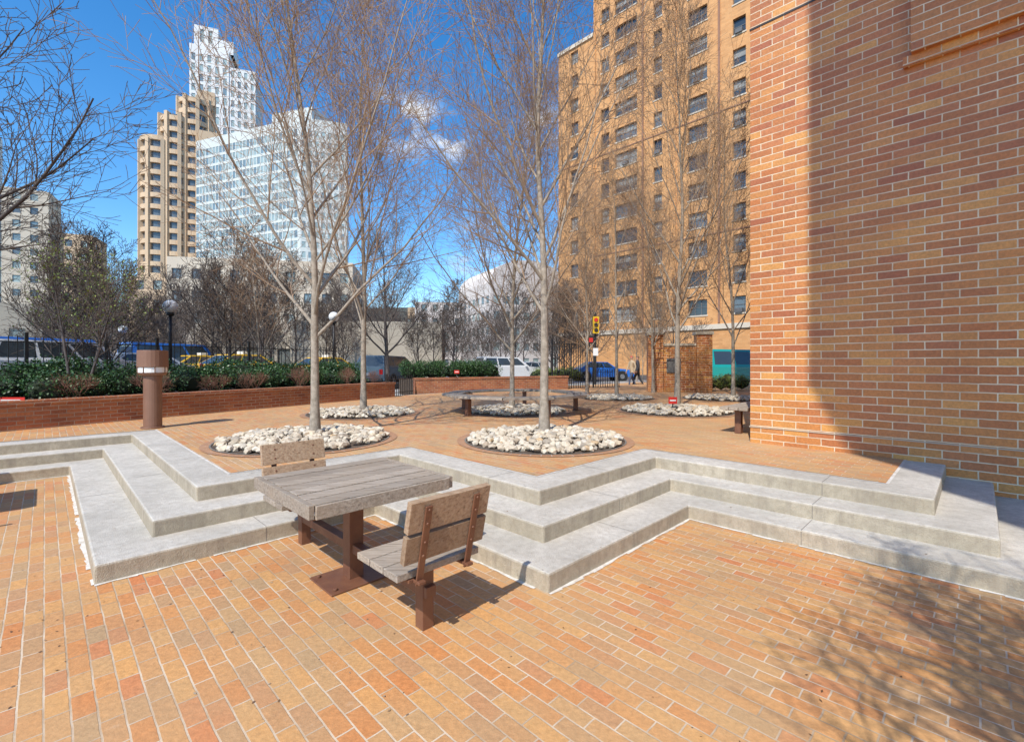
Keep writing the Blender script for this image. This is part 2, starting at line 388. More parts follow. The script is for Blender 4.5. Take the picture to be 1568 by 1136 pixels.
# white tower
B=MB()
def rect(cx,cy,w,d,ang):
    c,s=math.cos(ang),math.sin(ang)
    return [Vector((cx+x*c-y*s,cy+x*s+y*c)) for x,y in ((-w/2,-d/2),(w/2,-d/2),(w/2,d/2),(-w/2,d/2))]
block(B,rect(-95.5,150,10.5,13,.35),0,99,[(2.1,1.0,3.1,2.2)],0,(1,2,2,2),None,3,.15)
block(B,rect(-88,153,9,13,.35),0,94,[(1.8,.9,3.1,2.1)],0,(1,2,2,2),None,3,.15)
block(B,rect(-97,150,6.5,9,.35),99,106.5,[(2.2,1.1,7,4)],0,(2,),None,3,.3)
block(B,rect(-91.5,151,4,8,.35),99,103,[None],0,(2,),None,3,.3)
B.obj('white_tower',[M['white'],M['gg2'],M['gg'],M['roof']])
# tan round balcony tower
B=MB()
def round_tower(cx,cy,r,z1):
    k=28; z=0
    B.cyl((cx,cy,0),(cx,cy,z1),r*.86,None,k,1)
    while z<z1:
        B.cyl((cx,cy,z),(cx,cy,z+1.15),r,None,k,0); z+=2.9
    for j in range(9):
        t=2*math.pi*j/9-.2
        B.cbox((cx+math.cos(t)*r*.93,cy+math.sin(t)*r*.93,z1/2),(math.cos(t)*1.4,math.sin(t)*1.4,0),(-math.sin(t)*.8,math.cos(t)*.8,0),(0,0,z1+.6),0)
round_tower(-91.5,122,4.6,58); round_tower(-87.9,123,4.0,65.5); round_tower(-84.6,125,4.0,71)
block(B,rect(-80.5,128,8,12,.5),0,62,[(3,1.6,3,1.6)],0,(1,2),None,3)
block(B,rect(-83,127,4,4,.5),71,74.5,[None],0,(1,),None,3)
B.obj('tan_balcony_tower',[M['tan'],M['g3'],M['g1'],M['roof']])
# glass slab tower
B=MB(); C=Vector((-41.7,92));Lp=Vector((-69,102));Rp=Vector((-33.4,94.5))
def fr(p,q,st,w,mg,fs=2.6,fh=1.75,mw=0):
    L=(q-p).length
    facade(B,p,q,0,50,[(i*st+(st-w)/2,i*st+(st+w)/2) for i in range(int(L/st))],rows(0,49.5,fs,fh,.4),.06,mw,mg,None,False)
fr(Lp,C,.98,.78,(1,1,2),2.0,1.45); fr(C,Rp,1.2,.7,(1,2,1),2.0,1.2)
fr(Rp,Rp+Vector((-6,18)),2,1,(1,2)); fr(Lp+Vector((-2,14)),Lp,2,1,(1,2))
B.sheet([Lp,C,Rp,Rp+Vector((-6,18)),Lp+Vector((-2,14))],50,3)
block(B,rect(-44,98,10,6,-.3),50,53,[None],0,(1,),None,3)
B.obj('glass_slab_tower',[M['pgrid'],M['gg'],M['gg2'],M['roof']])
def city(name,cx,cy,w,d,ang,h,mat,sp=(3,1.4,3.2,1.6)):
    B=MB(); block(B,rect(cx,cy,w,d,ang),0,h,[sp],0,(1,2,3),None,4,.2); B.obj(name,[mat,M['g3'],M['gg2'],M['gg'],M['roof']])
city('cream_apartment_building',-115,112,8,8,.5,42,M['cream'])
city('grey_office_tower',-124.5,107,8,12,.6,56,M['white'],(2.4,1.4,3,1.8))
city('tan_apartment_block',-108,118,6,9,.4,33,M['tan'])
city('cream_block',-36,72,24,14,.18,16,M['cream'],(2.4,1.2,3.0,1.4))
city('cream_block',-52,80,16,14,.1,15,M['tan'],(2.6,1.3,3.0,1.4))
city('concrete_garage',-12.5,44,12,12,.12,5.0,M['beige'],(30,1,4,1))
city('beige_low_building',-24,46,10,8,.1,4.6,M['beige'],(3.2,1.6,4,1.5))
B=MB(); block(B,rect(0,100,18,16,.5),0,17,[(2.2,1.3,3,1.5)],0,(1,2),None,3,.1)
for j in range(10):
    t0=math.pi*j/10;t1=math.pi*(j+1)/10; c,s=math.cos(.5),math.sin(.5)
    q=lambda t,y: Vector((0+math.cos(t)*9*c-y*s,100+math.cos(t)*9*s+y*c,17+5*math.sin(t)))
    B.quad(q(t0,-8),q(t1,-8),q(t1,8),q(t0,8),0)
B.add([Vector((math.cos(math.pi*j/10)*9*math.cos(.5)+8*math.sin(.5),100+math.cos(math.pi*j/10)*9*math.sin(.5)-8*math.cos(.5),17+5*math.sin(math.pi*j/10))) for j in range(11)],[tuple(range(11))],0)
B.obj('white_vaulted_building',[M['pinkish'],M['gg'],M['gg2'],M['roof']])
city('pale_midrise',-14,110,16,14,.1,15,M['pinkish'],(2.4,1.1,3,1.4))
city('tan_low_building',-30,120,22,14,-.1,15,M['tan'])
city('tan_low_building',-52,118,22,14,.1,16,M['pinkish'])
city('stone_low_building',-80,90,22,14,.3,12,M['cream'])
city('stone_low_building',-66,62,18,12,.6,9,M['beige'])
city('stone_low_building',-110,80,30,14,.9,12,M['tan'])
# ------------------------------------------------------------------ tree pits with cobbles
import bmesh
bm=bmesh.new(); bmesh.ops.create_icosphere(bm,subdivisions=1,radius=1); ICO_V=[v.co.copy() for v in bm.verts]; ICO_F=[tuple(v.index for v in f.verts) for f in bm.faces]; bm.free()
def cobbles(seed,r,n):
    rr=random.Random(seed); B=MB()
    for i in range(n):
        q=math.sqrt(rr.random())*(r-.05); t=rr.random()*6.283
        s=rr.uniform(.032,.092)*rr.uniform(.7,1); c=Vector((q*math.cos(t),q*math.sin(t),.015+.05*(1-(q/r)**2)+rr.random()*.045))
        rot=Matrix.Rotation(rr.random()*6.28,3,'Z')@Matrix.Rotation(rr.uniform(-.6,.6),3,'X')
        sc=Vector((s*rr.uniform(.9,1.4),s*rr.uniform(.7,1),s*rr.uniform(.45,.75)))
        B.add([c+rot@Vector((v.x*sc.x*rr.uniform(.85,1.1),v.y*sc.y*rr.uniform(.85,1.1),v.z*sc.z*rr.uniform(.85,1.1))) for v in ICO_V],ICO_F,0)
    B.sheet([(r*math.cos(a*math.pi/24),r*math.sin(a*math.pi/24)) for a in range(48)],.006,1)
    k=60
    for j in range(k):
        a=2*math.pi*j/k;b=2*math.pi*(j+1)/k
        for (r0,r1,z0,z1,mi,e) in ((r,r+.022,.0,.014,2,0),(r+.022,r+.135,.0,.007,3,0)):
            f=lambda rad,an,z: Vector((rad*math.cos(an),rad*math.sin(an),z))
            B.quad(f(r0,a,z1),f(r1,a,z1),f(r1,b,z1),f(r0,b,z1),mi)
            B.quad(f(r0,a,z0),f(r0,b,z0),f(r0,b,z1),f(r0,a,z1),mi)
        f=lambda rad,an: Vector((rad*math.cos(an),rad*math.sin(an),.0085))
        B.quad(f(r+.024,a-.002),f(r+.134,a-.002),f(r+.134,a+.002),f(r+.024,a+.002),4)
    return B.mesh('tree_pit',[M['stone'],M['soil'],M['gap'],M['ring'],M['joint']],False)
ca=cobbles(1,1.2,800); cb=cobbles(2,1.2,580)
PITS=[(.5,7.15,1,ca),(-3.16,7.15,1.02,ca),(-3.5,10.9,1,cb),(.1,11.4,1,cb),(4.0,11.4,1.08,cb),(3.5,15.6,1,cb),(6.9,15.4,1,cb)]
for i,(x,y,s,me) in enumerate(PITS): inst('cobble_tree_pit',me,(x,y,.4285),i*1.3,s)
# ------------------------------------------------------------------ bare trees
def gen_tree(seed,H,r0,fork,nl=15,n1=9,n2=7,n3=3,spread=1.0,mats=None,lw=1.0,buds=0,leaf=0,limb=.46,ks=(9,6,4,3,3),rmin=.003,multi=False,wl=.05):
    rr=random.Random(seed); B=MB()
    rv=lambda s: Vector((rr.uniform(-s,s),rr.uniform(-s,s),rr.uniform(-s,s)))
    segs=(14,9,5,3,2); wob=(wl,.10,.14,.16,.16); up=(.03,.055,.08,.07,.05)
    nch=(nl,n1,n2,n3,0)
    def grow(p,d,L,r,lev,rend=.35):
        n=segs[lev]; pts=[p.copy()]; rads=[r]; dirs=[d.copy()]; d=d.copy()
        for i in range(n):
            w=wob[lev]
            if lev==0 and i/n<fork/H and not multi: w*=.35
            d=d+rv(w)+Vector((0,0,up[lev])); d.normalize()
            p=p+d*(L/n); pts.append(p.copy()); dirs.append(d.copy())
            rads.append(max(rmin,r*(1-(1-rend)*((i+1)/n)**.8)))
        if lev==0: rads[0]*=1.35
        B.tube(pts,rads,ks[lev],0 if lev<2 else 1)
        if lev>=3:
            if buds and rr.random()<buds:
                for q in (pts[-1],pts[1]):
                    s=rr.uniform(.007,.014); a=rv(1).normalized()*s; b=rv(1).normalized()*s
                    B.add([q,q+a,q+a+b],[(0,1,2)],2)
            if leaf and rr.random()<leaf:
                for q in pts:
                    q=q+rv(.05); s=rr.uniform(.02,.04); a=rv(1).normalized()*s; b=rv(1).normalized()*s
                    B.add([q,q+a,q+a+b,q+b],[(0,1,2,3)],2)
        if lev>=4: return
        c=nch[lev]
        if c==0: return
        az=rr.random()*6.28
        for i in range(c):
            if lev==0: t=fork/H+(1-fork/H)*((i+rr.random()*.7)/c)**1.2
            else: t=.12+.88*(i+rr.random())/c
            t=min(t,.98); x=t*n; k=int(x); f=x-k
            q=pts[k].lerp(pts[k+1],f); pr=rads[k]*(1-f)+rads[k+1]*f; pd=dirs[min(k+1,n)]
            az+=2.4+rr.uniform(-.5,.5)
            ref=Vector((1,0,0)) if abs(pd.x)<.8 else Vector((0,1,0))
            e1=pd.cross(ref).normalized(); e2=pd.cross(e1)
            if lev==0: ang=rr.uniform(.5,.88)*spread*(1-.4*t); l=H*limb*(1-.68*((t-fork/H)/(1-fork/H)))*rr.uniform(.75,1.15); cr=pr*rr.uniform(.40,.62)
            elif lev==1: ang=rr.uniform(.45,.85); l=L*rr.uniform(.32,.52)*(1.1-.6*t)+.15; cr=pr*.5
            elif lev==2: ang=rr.uniform(.45,.9); l=L*rr.uniform(.38,.55)*(1.1-.5*t)+.08; cr=pr*.55
            else: ang=rr.uniform(.5,.9); l=L*rr.uniform(.4,.6)+.04; cr=pr*.6
            nd=pd*math.cos(ang)+(e1*math.cos(az)+e2*math.sin(az))*math.sin(ang)
            grow(q,nd,l,max(rmin,cr*lw),lev+1,.25)
    if multi:
        for i in range(multi):
            a=i*2.2+rr.random(); d=Vector((math.cos(a)*.35,math.sin(a)*.35,1)).normalized()
            grow(Vector((math.cos(a)*.08,math.sin(a)*.08,-.05)),d,H*rr.uniform(.8,1),r0,0,.2)
    else: grow(Vector((0,0,-.05)),Vector((0,0,1)),H,r0,0,.10)
    return B.mesh('bare_tree',mats or [M['bark'],M['twig'],M['bud']],True,False)
tA=gen_tree(11,8.4,.074,1.6,24,10,7,3,1.1,None,1.08,.45,0,.52)
tB=gen_tree(24,9.6,.078,1.9,24,10,7,3,.95,None,1.08,.3,0,.46)
tC=gen_tree(38,9.0,.07,1.8,20,9,6,3,1.0,None,1.05,.4,0,.44)
for nm,me,x,y,rot,s in (('bare_tree',tA,-3.1,7.35,0.4,1),('bare_tree',tB,.52,7.5,1,1),('bare_tree',tC,-3.5,11,2,1.03),('bare_tree',tA,0.0,11.5,3.3,.93),
    ('bare_tree',tB,4.25,12.0,4,1),('bare_tree',tC,3.5,15.6,5,.85),('bare_tree',tA,2.9,18,1.5,.85),('bare_tree',tC,7.2,15.2,.3,.95),('bare_tree',tB,5.6,18.5,2.6,.85)):
    inst(nm,me,(x,y,.43),rot,s)
tS=gen_tree(5,4.9,.09,1.7,15,7,5,3,1.25,None,1.3,.6,0,.52,rmin=.005)
inst('bare_tree',tS,(1.15,-1.25,0),2.2,1)
dk=[M['darkbark'],M['darktwig'],M['green']]
tD=gen_tree(51,9.5,.15,1.6,16,10,8,3,1.4,dk,1.15,0,0,.58,rmin=.006,wl=.1)
tE=gen_tree(63,7.5,.09,1.2,14,9,6,2,1.2,dk,1.15,0,0,.5,ks=(6,4,3,3,3),rmin=.009,wl=.09)
tF=gen_tree(77,8.5,.11,1.6,13,8,6,2,1.25,dk,1.15,0,0,.5,ks=(6,4,3,3,3),rmin=.012,wl=.09)
tG=gen_tree(81,3.2,.035,.8,7,6,4,2,1.3,dk,1.1,0,.4,.55,rmin=.004,multi=2,wl=.1)
tW=gen_tree(82,5.5,.06,1.0,12,8,5,2,1.1,None,1.1,.3,0,.5,ks=(6,4,3,3,3),rmin=.007)
inst('dark_tree',tD,(-12.5,9.0,.8),.5,1.0); inst('dark_tree',tD,(-16.8,12.5,.8),2.5,.85); inst('dark_tree',tD,(-6.4,24,.3),4.0,.8)
inst('leafing_tree',tG,(-8.95,9.6,.85),.4,.95); inst('leafing_tree',tG,(-10.2,12.0,.85),2.4,1.0)
inst('small_bare_tree',tE,(-11.2,12.9,.8),1,.55); inst('small_bare_tree',tE,(-13.4,13.9,.8),3,.6)
inst('small_bare_tree',tW,(-8.4,15.5,.8),1,.8); inst('small_bare_tree',tE,(-9.8,16.2,.8),4,.7)
far=bpy.data.objects.new('distant_trees',None); scene.collection.objects.link(far)
rr=random.Random(5)
for i in range(60):
    u=-720+740*((i*.618)%1)+rr.uniform(-15,15); y=rr.uniform(26,58); x=u/715*y
    me=rr.choice((tE,tF,tE,tW if rr.random()<.5 else tF)); sc=rr.uniform(.65,1.0)*(1+.006*(y-26))
    if u>-180: sc*=.8
    inst('tree',me,(x,y,.3),rr.random()*6,sc*.95,far)
for i in range(10):
    y=rr.uniform(22,40); x=y*rr.uniform(.05,.52); inst('tree',rr.choice((tE,tW)),(x,y,.28),rr.random()*6,rr.uniform(.7,1),far)
# ------------------------------------------------------------------ planter along the left
wd=Vector((.49,.872,0)).normalized(); wn=Vector((-wd.y,wd.x,0)); W0=Vector((-8.7,7.96,0))-wd*9; LW=9+9.46
def wall(name,p,d,L,n,th,z0,z1,mat,cap=True):
    B=MB(); Z=Vector((0,0,1))
    B.obox(p+Z*z0,d*L,n*th,Z*(z1-z0-.08),0)
    q=p-n*.025+Z*(z1-.08)-d*.02
    B.obox(q,d*(L+.04),n*(th+.05),Z*.08,0)
    return B.obj(name,[mat],bevel=.006)
wall('brick_planter_wall',W0,wd,LW,wn,.28,.40,.94,M['planter'])
B=MB(); p=W0+wn*.26; q=p+wd*(LW); B.prism([p,q,q+wn*3.1,p+wn*3.1],.3,.82); B.obj('planter_soil',[M['soil']])
B=MB(); p=W0+wn*3.35; q=p+wd*(LW+.5); B.prism([p,q,q+wn*3+wd*8,q+wn*26+wd*14,p+wn*26],.25,.58); B.obj('avenue',[M['asphalt']])
wall('brick_planter_wall',Vector((-3.7,17.8,0)),Vector((.89,.456,0)),7,Vector((-.456,.89,0)),.28,.40,1.03,M['planter'])
B=MB(); p=Vector((-3.7,17.8,0))+Vector((-.456,.89,0))*.27; d=Vector((.89,.456,0)); n=Vector((-.456,.89,0)); B.prism([p,p+d*7,p+d*7+n*2.2,p+n*2.2],.25,.95); B.obj('planter_soil',[M['soil']])
def shrub(seed,rx,ry,rz,n,mats,ls=.045):
    rr=random.Random(seed); B=MB()
    lobes=[(Vector((rr.uniform(-.5,.5)*rx,rr.uniform(-.4,.4)*ry,rz*rr.uniform(.55,1.0))),rr.uniform(.45,.7)) for _ in range(7)]
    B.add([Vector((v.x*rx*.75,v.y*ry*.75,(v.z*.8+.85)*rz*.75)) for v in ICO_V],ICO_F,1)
    for i in range(n):
        c,s=rr.choice(lobes); v=Vector((rr.gauss(0,1),rr.gauss(0,1),rr.gauss(0,1))).normalized()*rr.uniform(.7,1.12)
        q=c+Vector((v.x*rx*s,v.y*ry*s,v.z*rz*s)); 
        if q.z<.02: q.z=rr.random()*.3
        a=Vector((rr.gauss(0,1),rr.gauss(0,1),rr.gauss(0,1))).normalized(); b=a.orthogonal().normalized(); b=(Matrix.Rotation(rr.random()*6,3,a)@b)
        l=ls*rr.uniform(.7,1.4)
        B.add([q-a*l*.1,q+a*l*.5+b*l*.35,q+a*l,q+a*l*.5-b*l*.35],[(0,1,2,3)],0)
    return B.mesh('shrub',mats,False,False)
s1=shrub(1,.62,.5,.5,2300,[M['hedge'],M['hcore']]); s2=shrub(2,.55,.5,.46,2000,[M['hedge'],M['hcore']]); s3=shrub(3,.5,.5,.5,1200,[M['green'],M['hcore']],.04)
rs=random.Random(9)
tw=gen_tree(91,.8,.010,.12,8,5,3,0,1.2,[M['redtwig'],M['redtwig'],M['bud']],1,0,0,.7,ks=(4,3,3,3,3),rmin=.003,multi=2,wl=.15)
for i in range(27):
    s=.6+i*.66
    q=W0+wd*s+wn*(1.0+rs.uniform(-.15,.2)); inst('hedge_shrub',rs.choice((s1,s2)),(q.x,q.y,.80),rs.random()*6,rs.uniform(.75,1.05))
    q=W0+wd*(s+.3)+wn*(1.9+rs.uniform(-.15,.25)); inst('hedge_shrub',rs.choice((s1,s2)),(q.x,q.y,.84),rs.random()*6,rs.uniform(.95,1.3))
    if i%2==0:
        q=W0+wd*(s+rs.uniform(-.2,.5))+wn*(.5+rs.uniform(-.08,.08)); inst('twiggy_shrub',tw,(q.x,q.y,.82),rs.random()*6,rs.uniform(.45,.75))
for i in range(9):
    q=Vector((-4.2,19.4,0))+Vector((.89,.35,0))*(i*.46); inst('hedge_shrub',s1,(q.x,q.y,.9),rs.random()*6,(.85,.85,1.1))
for i in range(5):
    q=Vector((1.2,21.6,0))+Vector((.9,.3,0))*(i*.5); inst('light_green_shrub',s3,(q.x,q.y,.75),rs.random()*6,.9)
for i in range(4):
    inst('light_green_shrub',s3,(8.3+i*.55,19.6+.2*i,.45),rs.random()*6,.9)
def fence(name,p,q,z0,z1,sp=.13,r=.009):
    B=MB(); d=q-p; L=d.length; d.normalize(); Z=Vector((0,0,1)); n=Vector((-d.y,d.x,0))
    k=int(L/sp)
    for i in range(k+1):
        c=p+d*(L*i/k); post=(i%18==0); w=.03 if post else r
        B.obox(c-d*w-n*w+Z*z0,d*2*w,n*2*w,Z*(z1-z0+(.08 if post else 0)),0)
    for z in (z0+.12,z1-.14): B.obox(p-n*.012+Z*z,d*L,n*.024,Z*.022,0)
    return B.obj(name,[M['iron']],uv=False)
fence('iron_fence',W0+wn*3.0,W0+wn*3.0+wd*(LW+.3),.8,2.2,.14,.007)
fence('iron_railing',Vector((-4.3,16.0,0)),Vector((-3.75,17.7,0)),.42,1.15,.12)
fence('iron_gate',Vector((1.8,20.9,0)),Vector((3.7,22.3,0)),.42,2.6,.14,.012)
fence('iron_fence',Vector((3.9,22.4,0)),Vector((5.3,23.1,0)),.3,1.3,.14,.012)
# brick gate pavilion
B=MB(); p=Vector((5.6,19.2,0)); d=Vector((.985,-.17,0)); n=Vector((.17,.985,0)); Z=Vector((0,0,1))
B.obox(p+Z*.4,d*.6,n*.6,Z*2.35,0); B.obox(p+d*1.9+Z*.4,d*.6,n*.6,Z*2.35,0)
B.obox(p+d*.6+n*.15+Z*.4,d*1.3,n*.3,Z*1.9,0)
B.obox(p-d*.05-n*.05+Z*2.75,d*.7,n*.7,Z*.12,1); B.obox(p+d*1.85-n*.05+Z*2.75,d*.7,n*.7,Z*.12,1)
B.obox(p+d*.6+n*.1+Z*2.3,d*1.3,n*.4,Z*.1,1); B.obox(p+d*.75+n*.10+Z*1.2,d*.55,n*.045,Z*.6,2)
B.obj('brick_gate_pier',[M['wallbrick'],M['beige'],M['frame']],bevel=.01)
# ------------------------------------------------------------------ picnic table with two chairs
def picnic_table():
    B=MB(); Z=Vector((0,0,1)); A=Vector((S,S,0)); Bv=Vector((-S,S,0))
    def bx(a0,a1,b0,b1,z0,z1,mi): B.obox(A*a0+Bv*b0+Z*z0,A*(a1-a0),Bv*(b1-b0),Z*(z1-z0),mi)
    w=1.0/7
    for i in range(7):
        dz=R.uniform(-.003,.003); bx(-.488,.498+R.uniform(-.005,.005),-.5+i*w+.0065,-.5+(i+1)*w-.0065,.705+dz,.75+dz,0)
    bx(-.53,-.495,-.51,.51,.665,.752,0); bx(.506,.54,-.51,.51,.665,.748,0)
    bx(-.49,.5,-.525,-.502,.662,.745,0); bx(-.49,.5,.502,.525,.662,.745,0)
    for a in(-.3,.3): bx(a-.03,a+.03,-.42,.42,.665,.703,1)
    bx(-.055,.055,-.055,.055,.012,.62,1); bx(-.32,.32,-.05,.05,.62,.664,1)
    bx(-.25,.25,-.19,.19,.003,.014,1)
    for (x,y) in((-.2,-.14),(.2,-.14),(.2,.14),(-.2,.14)): c=A*x+Bv*y; B.cyl((c.x,c.y,.014),(c.x,c.y,.03),.015,None,8,1)
    bx(-.035,.035,-1.0,-.056,.20,.265,1); bx(-.035,.035,.056,1.0,.20,.265,1)
    for sg in(-1,1):
        def by(a0,a1,b0,b1,z0,z1,mi):
            lo,hi=sorted((b0*sg,b1*sg)); bx(a0,a1,lo,hi,z0,z1,mi)
        by(-.04,.04,.89,.97,.0,.385,1)
        by(-.25,.25,.9,.95,.386,.405,1)
        by(-.22,-.18,.66,1.1,.385,.404,1) ; by(.18,.22,.66,1.1,.385,.404,1)
        for k in range(3): by(-.29,.29,.64+k*.155,.64+k*.155+.145,.41,.45,0)
        tilt=.22
        up=(Z*math.cos(tilt)+Bv*sg*math.sin(tilt)); nb=(Bv*sg*math.cos(tilt)-Z*math.sin(tilt))
        o=Bv*sg*1.10+Z*.50
        for (h0,h1) in((.02,.18),(.20,.38)):
            B.obox(o+up*h0-A*.28,A*.56,nb*.04*1,up*(h1-h0),2)
        for a in(-.17,.17):
            B.obox(o+A*(a-.022)+nb*.043-up*.12,A*.044,nb*.012,up*.47,1)
            B.obox(A*(a-.022)+Bv*sg*1.06+Z*.385-(Bv*sg*.02),A*.044,Bv*sg*.12,Z*.018,1)
            for h in(.06,.14,.25,.33):
                c=o+A*a+nb*-.004+up*h; B.cyl(c,c+nb*.066,.009,None,8,1)
    return B.mesh('picnic_table',[M['wood'],M['rust'],M['wood2']],False)
pt=picnic_table()
for (x,y,z) in ((-1.19,3.5,0),(-6.35,4.6,0)):  # second table added out of frame for the shadow it throws
    o=inst('picnic_table',pt,(x,y,z)); m=o.modifiers.new('b','BEVEL'); m.width=.004; m.segments=2; m.limit_method='ANGLE'
# ring bench
B=MB(); k=10; Z=Vector((0,0,1))
for j in range(k):
    a=2*math.pi*j/k+.15; b=2*math.pi*(j+1)/k+.15
    for (r0,r1) in ((1.32,1.47),(1.485,1.635),(1.65,1.80)):
        f=lambda rd,an: (rd*math.cos(an),rd*math.sin(an))
        e=.006; B.prism([f(r0,a+e),f(r1,a+e),f(r1,b-e),f(r0,b-e)],.40,.45,0)
    c=Vector((math.cos(a),math.sin(a),0)); t=Vector((-c.y,c.x,0))
    if j%2==0:
        B.cbox(c*1.5+Z*.19,c*.10,t*.10,Z*.38,1); B.cbox(c*1.5+Z*.39,c*.46,t*.07,Z*.022,1); B.cbox(c*1.5+Z*.006,c*.18,t*.18,Z*.012,1)
o=B.obj('ring_bench',[M['wood'],M['rust']],bevel=.005); o.location=(.1,11.4,.428)
B=MB(); A=Vector((S,S,0)); Bv=Vector((-S,S,0))
for i in range(3): B.obox(Bv*(i*.15)+Z*.40,A*1.7,Bv*.14,Z*.05,0)
for a in(.2,1.4): 
    B.obox(A*a+Bv*.17+Z*0,A*.1,Bv*.1,Z*.375,1); B.obox(A*a+Bv*.02+Z*.375,A*.08,Bv*.4,Z*.024,1)
o=B.obj('wooden_bench',[M['wood'],M['rust']],bevel=.005); o.location=AB(7.95,2.62,.428)
# bollard light
B=MB(); B.cyl((0,0,0),(0,0,.95),.14,None,24,0); B.cyl((0,0,.0),(0,0,.03),.18,None,24,0)
B.cyl((0,0,.95),(0,0,1.0),.19,.225,24,0); B.cyl((0,0,1.0),(0,0,1.10),.215,None,24,1); B.cyl((0,0,1.10),(0,0,1.40),.235,.23,24,0)
for j in range(8):
    t=j*math.pi/4; B.cbox((.221*math.cos(t),.221*math.sin(t),1.05),(.014,0,0),(0,.014,0),(0,0,.10),0)
o=B.obj('bollard_light',[M['bollard'],M['globe']],bevel=.006); o.location=(-6.5,8.45,.428)
B=MB(); B.cyl((0,0,0),(0,0,.5),.09,.07,14,0); B.cyl((0,0,.5),(0,0,2.25),.045,.038,12,0); B.cyl((0,0,2.25),(0,0,2.34),.09,.11,14,0); B.sphere((0,0,2.53),.2,1); B.cyl((0,0,2.72),(0,0,2.76),.04,.02,10,0)
gl=B.mesh('globe_lamp',[M['iron'],M['globe']],True)
inst('globe_lamp',gl,(-10.46,14.3,.80)); inst('globe_lamp',gl,(-7.25,19,.95)); inst('globe_lamp',gl,(-20,24,.8))
def gsign(x,y,z,w,h,ht):
    B=MB(); B.cbox((0,0,ht/2),(.02,0,0),(0,.02,0),(0,0,ht),1); B.cbox((0,-.012,ht),(w,0,0),(0,.008,0),(0,0,h),0); B.cbox((0,-.0185,ht),(w*.7,0,0),(0,.003,0),(0,0,h*.2),2)
    o=B.obj('garden_sign',[M['red'],M['iron'],M['white']]); o.location=(x,y,z)
gsign(3.75,10.9,.47,.2,.16,.26); gsign(-2.2,18.6,.95,.2,.13,.3); gsign(-8.95,8.35,.82,.5,.1,.12)
B=MB(); B.cyl((0,0,0),(0,0,4.4),.07,.055,12,0); B.cbox((0,-.12,3.6),(.35,0,0),(0,.2,0),(0,0,1.0),1)
for i,z in enumerate((3.9,3.6,3.3)): B.cyl((0,-.22,z),(0,-.26,z),.11,.12,14,2 if i==0 else 0)
B.cbox((-.3,-.1,2.7),(.4,0,0),(0,.16,0),(0,0,.42),0); B.cbox((-.3,-.19,2.7),(.24,0,0),(0,.02,0),(0,0,.26),2); B.cbox((0,-.08,2.0),(.3,0,0),(0,.02,0),(0,0,.45),3)
o=B.obj('traffic_signal',[M['iron'],M['yellow'],M['red'],M['white']]); o.location=(5.0,28,.27)
